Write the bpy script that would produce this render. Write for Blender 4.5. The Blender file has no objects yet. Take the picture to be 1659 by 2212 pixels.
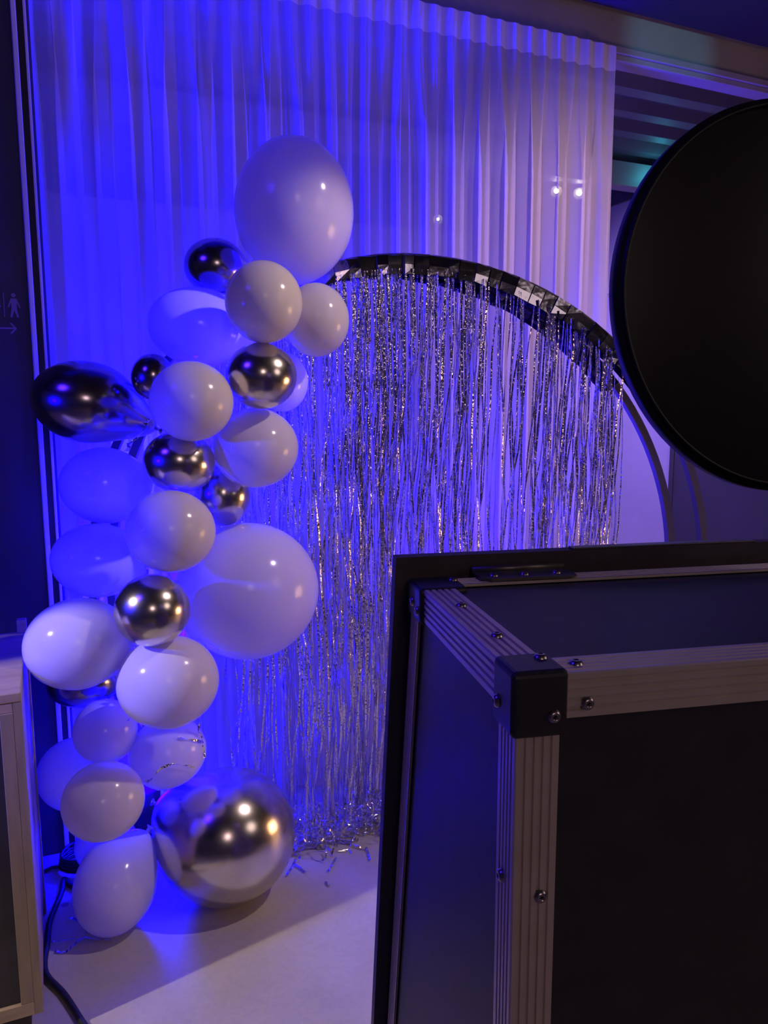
import bpy, bmesh, math, random
from mathutils import Vector, Matrix
random.seed(7)
PI = math.pi
sc = bpy.context.scene
col = sc.collection

# ------------------------------------------------------------------ camera
W, H, F = 1659.0, 2212.0, 1661.0
EYE = Vector((0, 0, 1.5))
_p, _r = math.radians(8.0), math.radians(-0.15)
FWD = Vector((0, math.cos(_p), -math.sin(_p)))
_u0, _r0 = Vector((0, math.sin(_p), math.cos(_p))), Vector((1, 0, 0))
RT = _r0 * math.cos(_r) + _u0 * math.sin(_r)
UP = -_r0 * math.sin(_r) + _u0 * math.cos(_r)
cam = bpy.data.cameras.new('camera')
cam.sensor_fit = 'HORIZONTAL'; cam.sensor_width = 36.0; cam.lens = 36.0 * F / W
cam.clip_start = 0.02
co = bpy.data.objects.new('camera', cam); col.objects.link(co)
co.matrix_world = Matrix(((RT.x, UP.x, -FWD.x, EYE.x), (RT.y, UP.y, -FWD.y, EYE.y), (RT.z, UP.z, -FWD.z, EYE.z), (0, 0, 0, 1)))
sc.camera = co

def ray(x, y):
    return FWD + RT * ((x - W / 2) / F) - UP * ((y - H / 2) / F)
def on_z(x, y, z=0.0):
    d = ray(x, y); return EYE + d * ((z - EYE.z) / d.z)

# ------------------------------------------------------------------ view, world, lamps
sc.view_settings.view_transform = 'Standard'
sc.view_settings.look = 'None'
sc.view_settings.gamma = 1.0
sc.view_settings.use_curve_mapping = False
sc.view_settings.exposure = 0.0
wd = bpy.data.worlds.new('dim_venue'); sc.world = wd; wd.use_nodes = True
wd.node_tree.nodes['Background'].inputs[0].default_value = (0.36, 0.26, 0.9, 1)
wd.node_tree.nodes['Background'].inputs[1].default_value = 0.028

def lamp(name, kind, loc, color, power, aim=None, **kw):
    l = bpy.data.lights.new(name, kind); l.color = color; l.energy = power
    for k, v in kw.items(): setattr(l, k, v)
    o = bpy.data.objects.new(name, l); col.objects.link(o); o.location = loc
    if aim is not None:
        o.rotation_euler = (Vector(aim) - Vector(loc)).to_track_quat('-Z', 'Y').to_euler()
    return o

BLUE = (0.0015, 0.0, 1.0)
# house spotlight over the right of the backdrop, plus an added spot brightening the curtain
lamp('ceiling_spot', 'SPOT', (1.08, 1.65, 2.68), (1.0, 0.76, 0.74), 62, (-0.40, 2.0, 0.80), spot_size=math.radians(58), spot_blend=0.35, shadow_soft_size=0.03)
lamp('curtain_fill_spot', 'SPOT', (1.30, 2.0, 2.70), (1.0, 0.62, 0.84), 78, (0.90, 3.40, 1.9), spot_size=math.radians(76), spot_blend=1.0, shadow_soft_size=0.03)
# added warm fill from behind the camera, lifts the faces turned to it
lamp('room_fill', 'AREA', (0.9, -2.6, 2.7), (1.0, 0.68, 0.70), 8.5, (0.3, 1.5, 1.0), shape='DISK', size=0.8)
lamp('right_fill', 'AREA', (2.7, 0.3, 2.3), (1.0, 0.74, 0.70), 5.5, (-0.4, 2.0, 1.2), shape='DISK', size=1.0)  # added soft warm fill from the right, no known lamp
# profile spotlight at the left, above the wooden cabinet
lamp('profile_spot', 'SPOT', (-2.42, 0.45, 2.5), (1.0, 0.84, 0.56), 190, (0.05, 1.75, 0.0), spot_size=math.radians(25), spot_blend=0.06, shadow_soft_size=0.03)
# wavy warm neon at the right, outside the frame
for k in range(4):
    lamp('warm_neon', 'AREA', (3.3, 2.15 + 0.30 * k, 0.72 + 0.06 * (k % 2)), (1.0, 0.52, 0.24), 7.0, (-0.5, 2.0, 1.0 + 0.3 * (k - 1.5)), shape='RECTANGLE', size=0.06, size_y=0.8)
# blue LED par can standing on the floor behind the balloons
lamp('blue_par', 'SPOT', (-0.85, 2.50, 0.22), BLUE, 12000, (-0.62, 2.72, 2.0), spot_size=math.radians(58), spot_blend=1.0, shadow_soft_size=0.05)
lamp('blue_centre_fill', 'SPOT', (0.35, 2.86, 0.15), (0.02, 0.004, 1.0), 650, (0.50, 3.16, 2.3), spot_size=math.radians(80), spot_blend=1.0, shadow_soft_size=0.05)  # added unseen blue uplight, tints the right curtain and the tinsel
lamp('blue_par_spill', 'POINT', (-0.85, 2.46, 0.26), BLUE, 38, shadow_soft_size=0.06)
# added soft blue fill from the upper left, tints the balloon fronts
lamp('blue_left_fill', 'AREA', (-1.7, 0.5, 2.95), (0.05, 0.01, 1.0), 13, (-0.3, 2.2, 1.1), shape='DISK', size=0.6)
# added blue fill from the left, outside the frame, for the lower balloons
lamp('blue_side_fill', 'SPOT', (-1.90, 0.90, 1.50), BLUE, 210, (-0.40, 1.95, 0.95), spot_size=math.radians(52), spot_blend=0.7, shadow_soft_size=0.05)
# blue wash in the room behind the curtain and cyan LED at the far beam
lamp('blue_wash', 'SPOT', (0.2, 4.9, 2.75), (0.34, 0.21, 1.0), 250, (2.1, 5.5, 1.3), spot_size=math.radians(95), spot_blend=0.8, shadow_soft_size=0.2)
lamp('cyan_led', 'POINT', (1.90, 5.56, 3.07), (0.05, 0.75, 1.0), 0.7, shadow_soft_size=0.03)
lamp('cyan_spot', 'SPOT', (2.3, 1.7, 2.75), (0.15, 0.6, 1.0), 45, (1.28, 3.55, 3.03), spot_size=math.radians(16), spot_blend=0.8, shadow_soft_size=0.03)

# ------------------------------------------------------------------ materials
def new_mat(name):
    m = bpy.data.materials.new(name); m.use_nodes = True
    nt = m.node_tree; return m, nt, nt.nodes['Principled BSDF']
def pmat(name, c, rough=0.5, metal=0.0, spec=0.5, noise=None, bump=None, coat=0.0, coords='Object'):
    m, nt, b = new_mat(name)
    b.inputs['Base Color'].default_value = (*c, 1); b.inputs['Roughness'].default_value = rough
    b.inputs['Metallic'].default_value = metal; b.inputs['Specular IOR Level'].default_value = spec
    b.inputs['Coat Weight'].default_value = coat; b.inputs['Coat Roughness'].default_value = 0.06
    tc = nt.nodes.new('ShaderNodeTexCoord')
    if noise:
        sca, c2, vec = noise
        mp = nt.nodes.new('ShaderNodeMapping'); mp.inputs['Scale'].default_value = vec
        n = nt.nodes.new('ShaderNodeTexNoise'); n.inputs['Scale'].default_value = sca; n.inputs['Detail'].default_value = 4
        r = nt.nodes.new('ShaderNodeValToRGB'); r.color_ramp.elements[0].position = 0.35; r.color_ramp.elements[1].position = 0.7
        r.color_ramp.elements[0].color = (*c, 1); r.color_ramp.elements[1].color = (*c2, 1)
        nt.links.new(tc.outputs[coords], mp.inputs[0]); nt.links.new(mp.outputs[0], n.inputs['Vector'])
        nt.links.new(n.outputs['Fac'], r.inputs[0]); nt.links.new(r.outputs[0], b.inputs['Base Color'])
    if bump:
        sca, st, vec = bump
        mp = nt.nodes.new('ShaderNodeMapping'); mp.inputs['Scale'].default_value = vec
        n = nt.nodes.new('ShaderNodeTexNoise'); n.inputs['Scale'].default_value = sca
        bp = nt.nodes.new('ShaderNodeBump'); bp.inputs['Strength'].default_value = st; bp.inputs['Distance'].default_value = 0.01
        nt.links.new(tc.outputs[coords], mp.inputs[0]); nt.links.new(mp.outputs[0], n.inputs['Vector'])
        nt.links.new(n.outputs['Fac'], bp.inputs['Height']); nt.links.new(bp.outputs[0], b.inputs['Normal'])
    return m

def concrete():
    m, nt, b = new_mat('concrete')
    tc = nt.nodes.new('ShaderNodeTexCoord')
    n1 = nt.nodes.new('ShaderNodeTexNoise'); n1.inputs['Scale'].default_value = 1.8; n1.inputs['Detail'].default_value = 6; n1.inputs['Roughness'].default_value = 0.6
    n2 = nt.nodes.new('ShaderNodeTexNoise'); n2.inputs['Scale'].default_value = 60; n2.inputs['Detail'].default_value = 3
    r1 = nt.nodes.new('ShaderNodeValToRGB'); r1.color_ramp.elements[0].position = 0.3; r1.color_ramp.elements[1].position = 0.75
    r1.color_ramp.elements[0].color = (0.42, 0.385, 0.32, 1); r1.color_ramp.elements[1].color = (0.60, 0.565, 0.49, 1)
    r2 = nt.nodes.new('ShaderNodeValToRGB'); r2.color_ramp.elements[0].position = 0.3; r2.color_ramp.elements[1].position = 0.6
    r2.color_ramp.elements[0].color = (0.93, 0.93, 0.93, 1); r2.color_ramp.elements[1].color = (1, 1, 1, 1)
    v = nt.nodes.new('ShaderNodeTexVoronoi'); v.inputs['Scale'].default_value = 3.5
    r3 = nt.nodes.new('ShaderNodeValToRGB'); r3.color_ramp.elements[0].position = 0.035; r3.color_ramp.elements[1].position = 0.05
    r3.color_ramp.elements[0].color = (0.45, 0.42, 0.4, 1); r3.color_ramp.elements[1].color = (1, 1, 1, 1)
    x1 = nt.nodes.new('ShaderNodeMixRGB'); x1.blend_type = 'MULTIPLY'; x1.inputs[0].default_value = 1
    x2 = nt.nodes.new('ShaderNodeMixRGB'); x2.blend_type = 'MULTIPLY'; x2.inputs[0].default_value = 1
    for t in (n1, n2, v): nt.links.new(tc.outputs['Object'], t.inputs['Vector'])
    nt.links.new(n1.outputs['Fac'], r1.inputs[0]); nt.links.new(n2.outputs['Fac'], r2.inputs[0]); nt.links.new(v.outputs['Distance'], r3.inputs[0])
    nt.links.new(r1.outputs[0], x1.inputs[1]); nt.links.new(r2.outputs[0], x1.inputs[2])
    nt.links.new(x1.outputs[0], x2.inputs[1]); nt.links.new(r3.outputs[0], x2.inputs[2])
    nt.links.new(x2.outputs[0], b.inputs['Base Color'])
    b.inputs['Roughness'].default_value = 0.42; b.inputs['Specular IOR Level'].default_value = 0.4
    return m

def sheer(name, c, see, trans):
    m = bpy.data.materials.new(name); m.use_nodes = True; nt = m.node_tree; nt.nodes.clear()
    out = nt.nodes.new('ShaderNodeOutputMaterial')
    d = nt.nodes.new('ShaderNodeBsdfDiffuse'); d.inputs[0].default_value = (*c, 1)
    t = nt.nodes.new('ShaderNodeBsdfTranslucent'); t.inputs[0].default_value = (*c, 1)
    a = nt.nodes.new('ShaderNodeMixShader'); a.inputs[0].default_value = trans
    nt.links.new(d.outputs[0], a.inputs[1]); nt.links.new(t.outputs[0], a.inputs[2])
    tr = nt.nodes.new('ShaderNodeBsdfTransparent')
    bm_ = nt.nodes.new('ShaderNodeMixShader'); bm_.inputs[0].default_value = see
    nt.links.new(a.outputs[0], bm_.inputs[1]); nt.links.new(tr.outputs[0], bm_.inputs[2])
    nt.links.new(bm_.outputs[0], out.inputs[0])
    return m

def latex(name, c, rough=0.16, trans=0.3):
    m, nt, b = new_mat(name)
    b.inputs['Base Color'].default_value = (*c, 1); b.inputs['Roughness'].default_value = rough
    b.inputs['Specular IOR Level'].default_value = 0.5
    t = nt.nodes.new('ShaderNodeBsdfTranslucent'); t.inputs[0].default_value = (*c, 1)
    a = nt.nodes.new('ShaderNodeMixShader'); a.inputs[0].default_value = trans
    out = nt.nodes['Material Output']
    nt.links.new(b.outputs[0], a.inputs[1]); nt.links.new(t.outputs[0], a.inputs[2]); nt.links.new(a.outputs[0], out.inputs[0])
    return m

def emit(name, c, s):
    m = bpy.data.materials.new(name); m.use_nodes = True; nt = m.node_tree; nt.nodes.clear()
    out = nt.nodes.new('ShaderNodeOutputMaterial'); e = nt.nodes.new('ShaderNodeEmission')
    e.inputs[0].default_value = (*c, 1); e.inputs[1].default_value = s
    nt.links.new(e.outputs[0], out.inputs[0]); return m

ONE = (1, 1, 1)
M = {
 'concrete': concrete(),
 'ceil': pmat('ceiling_paint', (0.015, 0.0148, 0.014), 0.85, noise=(2.0, (0.02, 0.0195, 0.018), ONE)),
 'deck': pmat('deck_steel', (0.10, 0.10, 0.115), 0.55, noise=(3.0, (0.13, 0.13, 0.15), ONE)),
 'beam': pmat('beam_paint', (0.26, 0.24, 0.24), 0.55, noise=(2.5, (0.33, 0.31, 0.31), ONE)),
 'wallr': pmat('plaster', (0.62, 0.6, 0.62), 0.85, noise=(2.0, (0.7, 0.68, 0.7), ONE)),
 'walll': pmat('dark_wall', (0.035, 0.034, 0.04), 0.6, noise=(3.0, (0.045, 0.043, 0.05), ONE)),
 'trim': pmat('pale_trim', (0.72, 0.7, 0.72), 0.45, noise=(8.0, (0.78, 0.76, 0.78), ONE)),
 'door': pmat('door_grey', (0.07, 0.068, 0.075), 0.55, noise=(2.0, (0.09, 0.085, 0.095), ONE)),
 'sign': pmat('sign_vinyl', (0.24, 0.16, 0.22), 0.6),
 'sheer': sheer('sheer_voile', (0.86, 0.82, 0.86), 0.42, 0.42),
 'tape': sheer('heading_tape', (0.9, 0.86, 0.88), 0.06, 0.35),
 'white': latex('white_latex', (0.80, 0.76, 0.76), 0.15, 0.30),
 'white2': latex('grey_white_latex', (0.80, 0.75, 0.69), 0.17, 0.24),
 'chrome': pmat('chrome_latex', (0.66, 0.62, 0.57), 0.21, 1.0),
 'chrome_dimmed': pmat('chrome_latex_dimmed', (0.40, 0.36, 0.42), 0.2, 1.0),  # same chrome, its dark reflections put into the base colour
 'foil': pmat('silver_foil', (0.86, 0.85, 0.88), 0.10, 1.0, bump=(90, 0.45, ONE)),
 'band': pmat('header_foil', (0.27, 0.265, 0.33), 0.17, 1.0, bump=(26, 0.16, ONE)),
 'hoop': pmat('hoop_steel', (0.10, 0.09, 0.09), 0.55, 0.0, noise=(6, (0.13, 0.12, 0.115), ONE)),
 'alu': pmat('ribbed_aluminium', (0.62, 0.53, 0.46), 0.38, 0.35, noise=(22, (0.68, 0.6, 0.53), (1, 1, 1))),
 'lid': pmat('lid_board', (0.06, 0.05, 0.058), 0.6, noise=(30, (0.075, 0.062, 0.07), ONE)),
 'ply': pmat('case_black', (0.030, 0.028, 0.032), 0.48, 0.0, 0.4, noise=(30, (0.040, 0.037, 0.042), ONE)),
 'plastic': pmat('black_plastic', (0.022, 0.021, 0.024), 0.42, noise=(40, (0.028, 0.027, 0.03), ONE)),
 'steel': pmat('screw_steel', (0.46, 0.42, 0.42), 0.3, 1.0),
 'hole': pmat('hex_hole', (0.01, 0.01, 0.01), 0.7),
 'hinge': pmat('hinge_metal', (0.16, 0.15, 0.12), 0.4, 0.7),
 'ringcloth': pmat('black_fabric', (0.008, 0.0075, 0.009), 0.42, 0.0, 0.3, noise=(60, (0.011, 0.010, 0.012), ONE)),
 'wood': pmat('pale_plywood', (0.33, 0.25, 0.18), 0.55, noise=(6, (0.42, 0.32, 0.23), (1, 8, 8))),
 'woodv': pmat('plywood_edge', (0.24, 0.19, 0.14), 0.55, noise=(6, (0.32, 0.25, 0.18), (8, 8, 1))),
 'blackpanel': pmat('black_panel', (0.035, 0.030, 0.035), 0.5, noise=(9, (0.05, 0.044, 0.048), ONE)),
 'cable': pmat('black_rubber', (0.018, 0.018, 0.02), 0.5),
 'parblack': pmat('par_housing', (0.02, 0.02, 0.022), 0.45),
 'parlens': emit('par_lens_blue', (0.01, 0.0, 1.0), 4.0),
 'reflection_glow': emit('warm_reflection_glow', (1.0, 0.9, 0.62), 60.0),  # glow of the lamp reflections behind the sheer
}

# ------------------------------------------------------------------ helpers
def link(name, me, mat, parent=None, smooth=False, loc=None):
    if mat is not None and not me.materials: me.materials.append(M[mat])
    if smooth:
        for p in me.polygons: p.use_smooth = True
    o = bpy.data.objects.new(name, me); col.objects.link(o)
    if parent is not None: o.parent = parent
    if loc is not None: o.location = loc
    return o
def pyd(name, v, f, mat, parent=None, smooth=False, loc=None):
    me = bpy.data.meshes.new(name); me.from_pydata([tuple(x) for x in v], [], f); me.update()
    return link(name, me, mat, parent, smooth, loc)
def bmo(name, bm, mat, parent=None, smooth=False, loc=None):
    bmesh.ops.recalc_face_normals(bm, faces=bm.faces)
    me = bpy.data.meshes.new(name); bm.to_mesh(me); bm.free(); return link(name, me, mat, parent, smooth, loc)
def box(name, lo, hi, mat, parent=None, bevel=0.0, seg=2):
    bm = bmesh.new(); bmesh.ops.create_cube(bm, size=1)
    for v in bm.verts:
        v.co = Vector([(lo[i] + hi[i]) / 2 + v.co[i] * (hi[i] - lo[i]) for i in range(3)])
    if bevel: bmesh.ops.bevel(bm, geom=bm.edges[:], offset=bevel, segments=seg, affect='EDGES', profile=0.5)
    return bmo(name, bm, mat, parent)
def prism(name, poly, depth_vec, mat, parent=None):
    n = len(poly); a = [Vector(p) for p in poly]; b = [p + Vector(depth_vec) for p in a]
    f = [list(range(n))[::-1], list(range(n, 2 * n))] + [[i, (i + 1) % n, n + (i + 1) % n, n + i] for i in range(n)]
    bm = bmesh.new(); vs = [bm.verts.new(p) for p in a + b]
    for q in f: bm.faces.new([vs[i] for i in q])
    return bmo(name, bm, mat, parent)
def tube_data(pts, r, seg=10, closed=False):
    pts = [Vector(p) for p in pts]; n = len(pts); V = []; Fc = []
    nrm = None
    for i, p in enumerate(pts):
        a = pts[(i - 1) % n] if (closed or i > 0) else p
        b = pts[(i + 1) % n] if (closed or i < n - 1) else p
        t = (b - a).normalized()
        if nrm is None:
            nrm = t.orthogonal().normalized()
        nrm = (nrm - t * nrm.dot(t)).normalized()
        bi = t.cross(nrm)
        for k in range(seg):
            an = 2 * PI * k / seg; V.append(p + (nrm * math.cos(an) + bi * math.sin(an)) * r)
    for i in range(n if closed else n - 1):
        for k in range(seg):
            a0 = i * seg; b0 = ((i + 1) % n) * seg; k2 = (k + 1) % seg
            Fc.append([a0 + k, a0 + k2, b0 + k2, b0 + k])
    if not closed:
        Fc.append(list(range(seg))[::-1]); Fc.append([(n - 1) * seg + k for k in range(seg)])
    return V, Fc
def tube(name, pts, r, mat, parent=None, seg=10, closed=False):
    V, Fc = tube_data(pts, r, seg, closed); return pyd(name, V, Fc, mat, parent, True)
def lathe(name, prof, mat, parent=None, seg=48, loc=None, smooth=True):
    V = []; Fc = []; n = len(prof)
    for k in range(seg):
        a = 2 * PI * k / seg
        for r, z in prof: V.append((r * math.cos(a), r * math.sin(a), z))
    for k in range(seg):
        k2 = (k + 1) % seg
        for i in range(n - 1): Fc.append([k * n + i, k2 * n + i, k2 * n + i + 1, k * n + i + 1])
    bm = bmesh.new(); vs = [bm.verts.new(v) for v in V]
    for q in Fc: bm.faces.new([vs[i] for i in q])
    bmesh.ops.remove_doubles(bm, verts=bm.verts, dist=1e-5)
    return bmo(name, bm, mat, parent, smooth, loc)
def empty(name, loc=(0, 0, 0), rot=None):
    o = bpy.data.objects.new(name, None); col.objects.link(o); o.location = loc
    o.empty_display_size = 0.1
    if rot is not None: o.rotation_euler = rot
    return o
def tag(o, label, cat, group=None):
    o['label'] = label; o['category'] = cat
    if group: o['group'] = group
    return o
def structure(o): o['kind'] = 'structure'; return o
def spline(pts, n=8):
    pts = [Vector(p) for p in pts]; out = []
    for i in range(len(pts) - 1):
        p0 = pts[max(i - 1, 0)]; p1 = pts[i]; p2 = pts[i + 1]; p3 = pts[min(i + 2, len(pts) - 1)]
        for k in range(n):
            t = k / n
            out.append(0.5 * ((2 * p1) + (p2 - p0) * t + (2 * p0 - 5 * p1 + 4 * p2 - p3) * t * t + (3 * p1 - p0 - 3 * p2 + p3) * t ** 3))
    out.append(pts[-1]); return out

# directions of the curtain wall: D along it (to the right), N towards the room
ANG = math.radians(66.2)
D = Vector((math.sin(ANG), math.cos(ANG), 0)); N = Vector((D.y, -D.x, 0))
def frame(o, origin):      # local x = D, local y = -N (away from the room), z up
    o.matrix_world = Matrix(((D.x, -N.x, 0, origin[0]), (D.y, -N.y, 0, origin[1]), (0, 0, 1, origin[2]), (0, 0, 0, 1)))
PC = on_z(700, 1690)       # a point of the curtain's foot

# ------------------------------------------------------------------ setting
fl = structure(pyd('floor', [(-7, -5, 0), (8, -5, 0), (8, 11, 0), (-7, 11, 0)], [[0, 1, 2, 3]], 'concrete'))

ce = structure(empty('ceiling')); frame(ce, (PC.x, PC.y, 0))
# local frame: x along the curtain, y behind it
box('slab', (-5, -6, 3.112), (7, 0.0, 3.2), 'ceil', ce)
box('beam_web', (-4, 0.035, 2.985), (6, 0.06, 3.32), 'beam', ce)
box('bottom_flange', (-4, 0.02, 2.957), (6, 0.16, 2.985), 'beam', ce, 0.003)
DECK = 3.20
box('deck_sheet', (-4, 0.06, DECK + 0.06), (6, 6.0, DECK + 0.10), 'deck', ce)
me_rib = None
for k in range(21):
    y0 = 0.30 + 0.27 * k
    if me_rib is None:
        o = prism('rib', [(0, -0.075, 0.07), (0, -0.045, 0.0), (0, 0.045, 0.0), (0, 0.075, 0.07)], (10, 0, 0), 'deck', ce); me_rib = o.data
        o.location = (-4, y0, DECK)
    else:
        o = link('rib', me_rib, None, ce, loc=(-4, y0, DECK))
box('far_beam', (-4, 1.68, 2.99), (3.2, 1.80, 3.15), 'beam', ce, 0.004)

WR = Vector((1.93, 5.94, 0))      # the pale wall of the back room, square to the curtain
wr = structure(empty('wall_right')); frame(wr, WR)
box('plaster', (0, -3.2, 0), (0.12, 2.4, 3.02), 'wallr', wr)
box('head_panel', (-0.02, -3.2, 3.02), (0.14, 2.4, 3.27), 'deck', wr)
box('wall_light', (-0.09, 0.16, 2.34), (0.0, 0.30, 2.39), 'wallr', wr, 0.006)
wb = structure(empty('wall_back')); frame(wb, WR + N * -2.4)
box('plaster', (-6.0, 0, 0), (0.12, 0.12, 3.27), 'wallr', wb)
dr = structure(empty('door_1')); frame(dr, WR)
box('leaf', (-0.05, -2.6, 0), (-0.002, -0.47, 2.35), 'door', dr, 0.004)
box('door_frame', (-0.058, -0.47, 0), (-0.002, -0.43, 2.39), 'door', dr, 0.003)

WL = on_z(140, 1840)
wl = structure(empty('wall_left')); frame(wl, WL)
box('panel', (-2.6, 0, 0), (0.0, 0.04, 3.11), 'walll', wl)
box('trim_strip', (0.001, -0.010, 0.0), (0.0155, 0.04, 3.11), 'trim', wl, 0.003)
box('reveal', (0.0155, 0.02, 0), (0.034, 0.04, 3.11), 'walll', wl)
box('trim_strip', (0.034, -0.004, 0.0), (0.042, 0.04, 3.11), 'trim', wl, 0.002)
box('reveal', (0.042, 0.03, 0), (0.050, 0.04, 3.11), 'walll', wl)

# toilet sign on the dark wall
sg = empty('toilet_sign'); frame(sg, WL + N * 0.0005)
tag(sg, 'purple toilet pictogram sign with arrow on the dark wall', 'sign')
def person_sign(name, cx, skirt):
    pts = [(-.008, .056), (.008, .056), (.018, .030), (.0145, .0285), (.0075, .044), (.0075, .030)]
    pts += ([(.013, .018), (.005, .018)] if skirt else [(.0075, .026)]) + [(.012, 0), (.0065, 0), (0, .022 if not skirt else .012)]
    left = [(-x, z) for x, z in pts[2:-1][::-1]]
    poly = pts + left
    o = prism(name, [(cx + x, 0, 1.764 + z) for x, z in [pts[0]] + pts[1:] + left], (0, -0.0012, 0), 'sign', sg)
    hd = [(cx + .0062 * math.cos(a * PI / 8), 0, 1.764 + .0655 + .0062 * math.sin(a * PI / 8)) for a in range(16)]
    prism('head', hd, (0, -0.0012, 0), 'sign', sg)
person_sign('man_figure', -0.0425, False)
person_sign('woman_figure', -0.096, True)
prism('divider_line', [(-.0710, 0, 1.764), (-.0690, 0, 1.764), (-.0690, 0, 1.837), (-.0710, 0, 1.837)], (0, -.0012, 0), 'sign', sg)
prism('arrow', [(-.110, 0, 1.7285), (-.047, 0, 1.7285), (-.058, 0, 1.716), (-.0535, 0, 1.714), (-.0385, 0, 1.731), (-.0535, 0, 1.748), (-.058, 0, 1.746), (-.047, 0, 1.7335), (-.110, 0, 1.7335)], (0, -.0012, 0), 'sign', sg)

# ------------------------------------------------------------------ sheer curtain
cu = empty('sheer_curtain'); frame(cu, (PC.x, PC.y, 0))
tag(cu, 'floor-length white sheer curtain with pencil pleat heading', 'curtain')
S0, S1, ZT, TAPE = -1.12, 1.315, 2.962, 0.095
rnd = random.Random(3)
ph = [rnd.uniform(0, 2 * PI) for _ in range(12)]
def sst(a, b, x):
    t = min(max((x - a) / (b - a), 0), 1); return t * t * (3 - 2 * t)
def cpoint(s, z):
    t = (ZT - z) / ZT
    w = sst(0.03, 0.22, t)
    p = 2 * PI * s / 0.07
    sq = math.sin(p) + 0.25 * math.sin(3 * p)
    y_top = 0.010 * sq; x_top = 0.006 * math.sin(2 * p)
    # loose folds below: pleats merge in twos and wander
    q = 2 * PI * s / 0.118 + 1.1 * math.sin(1.9 * s + ph[0]) + 0.75 * math.sin(5.3 * s + ph[1]) + 0.35 * t * math.sin(3.1 * s + ph[2] + 2 * t)
    q2 = 2 * PI * s / 0.061 + 1.3 * math.sin(3.3 * s + ph[3]) + 0.5 * math.sin(9 * s + ph[5])
    amp = 0.75 + 0.35 * math.sin(4.1 * s + ph[4])
    y_low = 0.026 * amp * math.sin(q) + 0.008 * math.sin(q2)
    x_low = 0.0150 * amp * math.sin(2 * q + 0.4) + 0.007 * math.sin(2 * q2)
    x = s + x_top * (1 - w) + x_low * w
    y = y_top * (1 - w) + y_low * w
    edge = sst(S1, S1 - 0.05, s)
    return (x if edge > 0.999 else S1 + (x - S1) * (0.3 + 0.7 * edge), -0.012 + y * (0.3 + 0.7 * edge), z + 0.003 * sq * (1 if t < 0.001 else 0) + (0.006 + 0.006 * math.sin(q) if t > 0.999 else 0))
NC = 860
rows = [ZT - TAPE] + [ZT - TAPE - (ZT - TAPE) * (k / 34.0) ** 1.25 for k in range(1, 35)]
V = [cpoint(S0 + (S1 - S0) * i / NC, z) for z in rows for i in range(NC + 1)]
Fq = [[r * (NC + 1) + i, r * (NC + 1) + i + 1, (r + 1) * (NC + 1) + i + 1, (r + 1) * (NC + 1) + i] for r in range(len(rows) - 1) for i in range(NC)]
pyd('voile', V, Fq, 'sheer', cu, True)
rows = [ZT, ZT - 0.03, ZT - 0.065, ZT - TAPE - 0.002]
V = []
for z in rows:
    for i in range(NC + 1):
        x, y, zz = cpoint(S0 + (S1 - S0) * i / NC, z); V.append((x, y - 0.0012, zz))
Fq = [[r * (NC + 1) + i, r * (NC + 1) + i + 1, (r + 1) * (NC + 1) + i + 1, (r + 1) * (NC + 1) + i] for r in range(len(rows) - 1) for i in range(NC)]
pyd('heading_tape', V, Fq, 'tape', cu, True)
rl = empty('curtain_rail'); frame(rl, (PC.x, PC.y, 0))
tag(rl, 'thin dark curtain rail under the ceiling beam', 'curtain rail')
box('track', (-1.3, 0.03, 2.932), (3.17, 0.05, 2.9565), 'beam', rl, 0.003)
box('end_stop', (3.17, 0.028, 2.930), (3.19, 0.052, 2.9565), 'plastic', rl, 0.002)

# lamp reflections in glass behind the sheer, built as glowing lamps with added cans
def reflection_lamp(px, py, size, label):
    c = on_z(px, py, 2.95)
    t = empty('lamp_reflection', (c.x, c.y, DECK)); tag(t, label, 'lamp reflection', 'lamp reflections behind the curtain')
    aim = (EYE - c).normalized(); aim = (aim + Vector((0, 0, -0.25))).normalized()
    q = aim.to_track_quat('Z', 'Y').to_matrix().to_4x4()
    can = lathe('can', [(0, -0.11), (0.035, -0.11), (0.042, -0.09), (0.045, 0.03), (0.040, 0.03), (0.038, 0.005), (0, 0.005)], 'parblack', t, 20)
    can.matrix_local = Matrix.Translation((0, 0, 2.95 - DECK)) @ q
    ln = lathe('lens', [(0, 0.009), (size, 0.009), (size, 0.006), (0, 0.006)], 'reflection_glow', t, 16)
    ln.matrix_local = Matrix.Translation((0, 0, 2.95 - DECK)) @ q
    tube('stem', [(0, 0, 0.0), (0, 0, 2.99 - DECK)], 0.008, 'parblack', t, 8)
reflection_lamp(1202, 412, 0.015, 'lamp reflection shining through the sheer, the one of the pair farther from the curtain edge')
reflection_lamp(1251, 416, 0.018, 'lamp reflection shining through the sheer, the one of the pair nearer the curtain edge')
reflection_lamp(946, 473, 0.010, 'small lone lamp reflection shining through the sheer curtain')

# ------------------------------------------------------------------ double hoop stand and tinsel
HA = math.radians(84.0)
HD = Vector((math.sin(HA), math.cos(HA), 0)); HN = Vector((HD.y, -HD.x, 0))
SB = 1.03
HO = EYE + SB * (on_z(700, 1850) - EYE); HO.z = 0      # the stand's plane, just behind the garland
hs = empty('hoop_stand')
def hframe(o): o.matrix_world = Matrix(((HD.x, -HN.x, 0, HO.x), (HD.y, -HN.y, 0, HO.y), (0, 0, 1, 0), (0, 0, 0, 1)))
hframe(hs)
tag(hs, 'round dark metal backdrop stand of two hoops, behind the tinsel', 'backdrop stand')
K = SB / 0.945
HR = 0.955 * K; HZ = 1.5 - 0.542 * K; UF, UB, YB = 0.253 * K, 0.181 * K, 0.08
def hoop_pt(f, a, dr=0.0):
    u, y = (UF, 0.0) if f else (UB, YB)
    c = math.cos(a)
    return Vector((u + (HR + dr) * c * (0.90 if c < 0 else 1.0), y, HZ + (HR + dr) * math.sin(a)))
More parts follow.
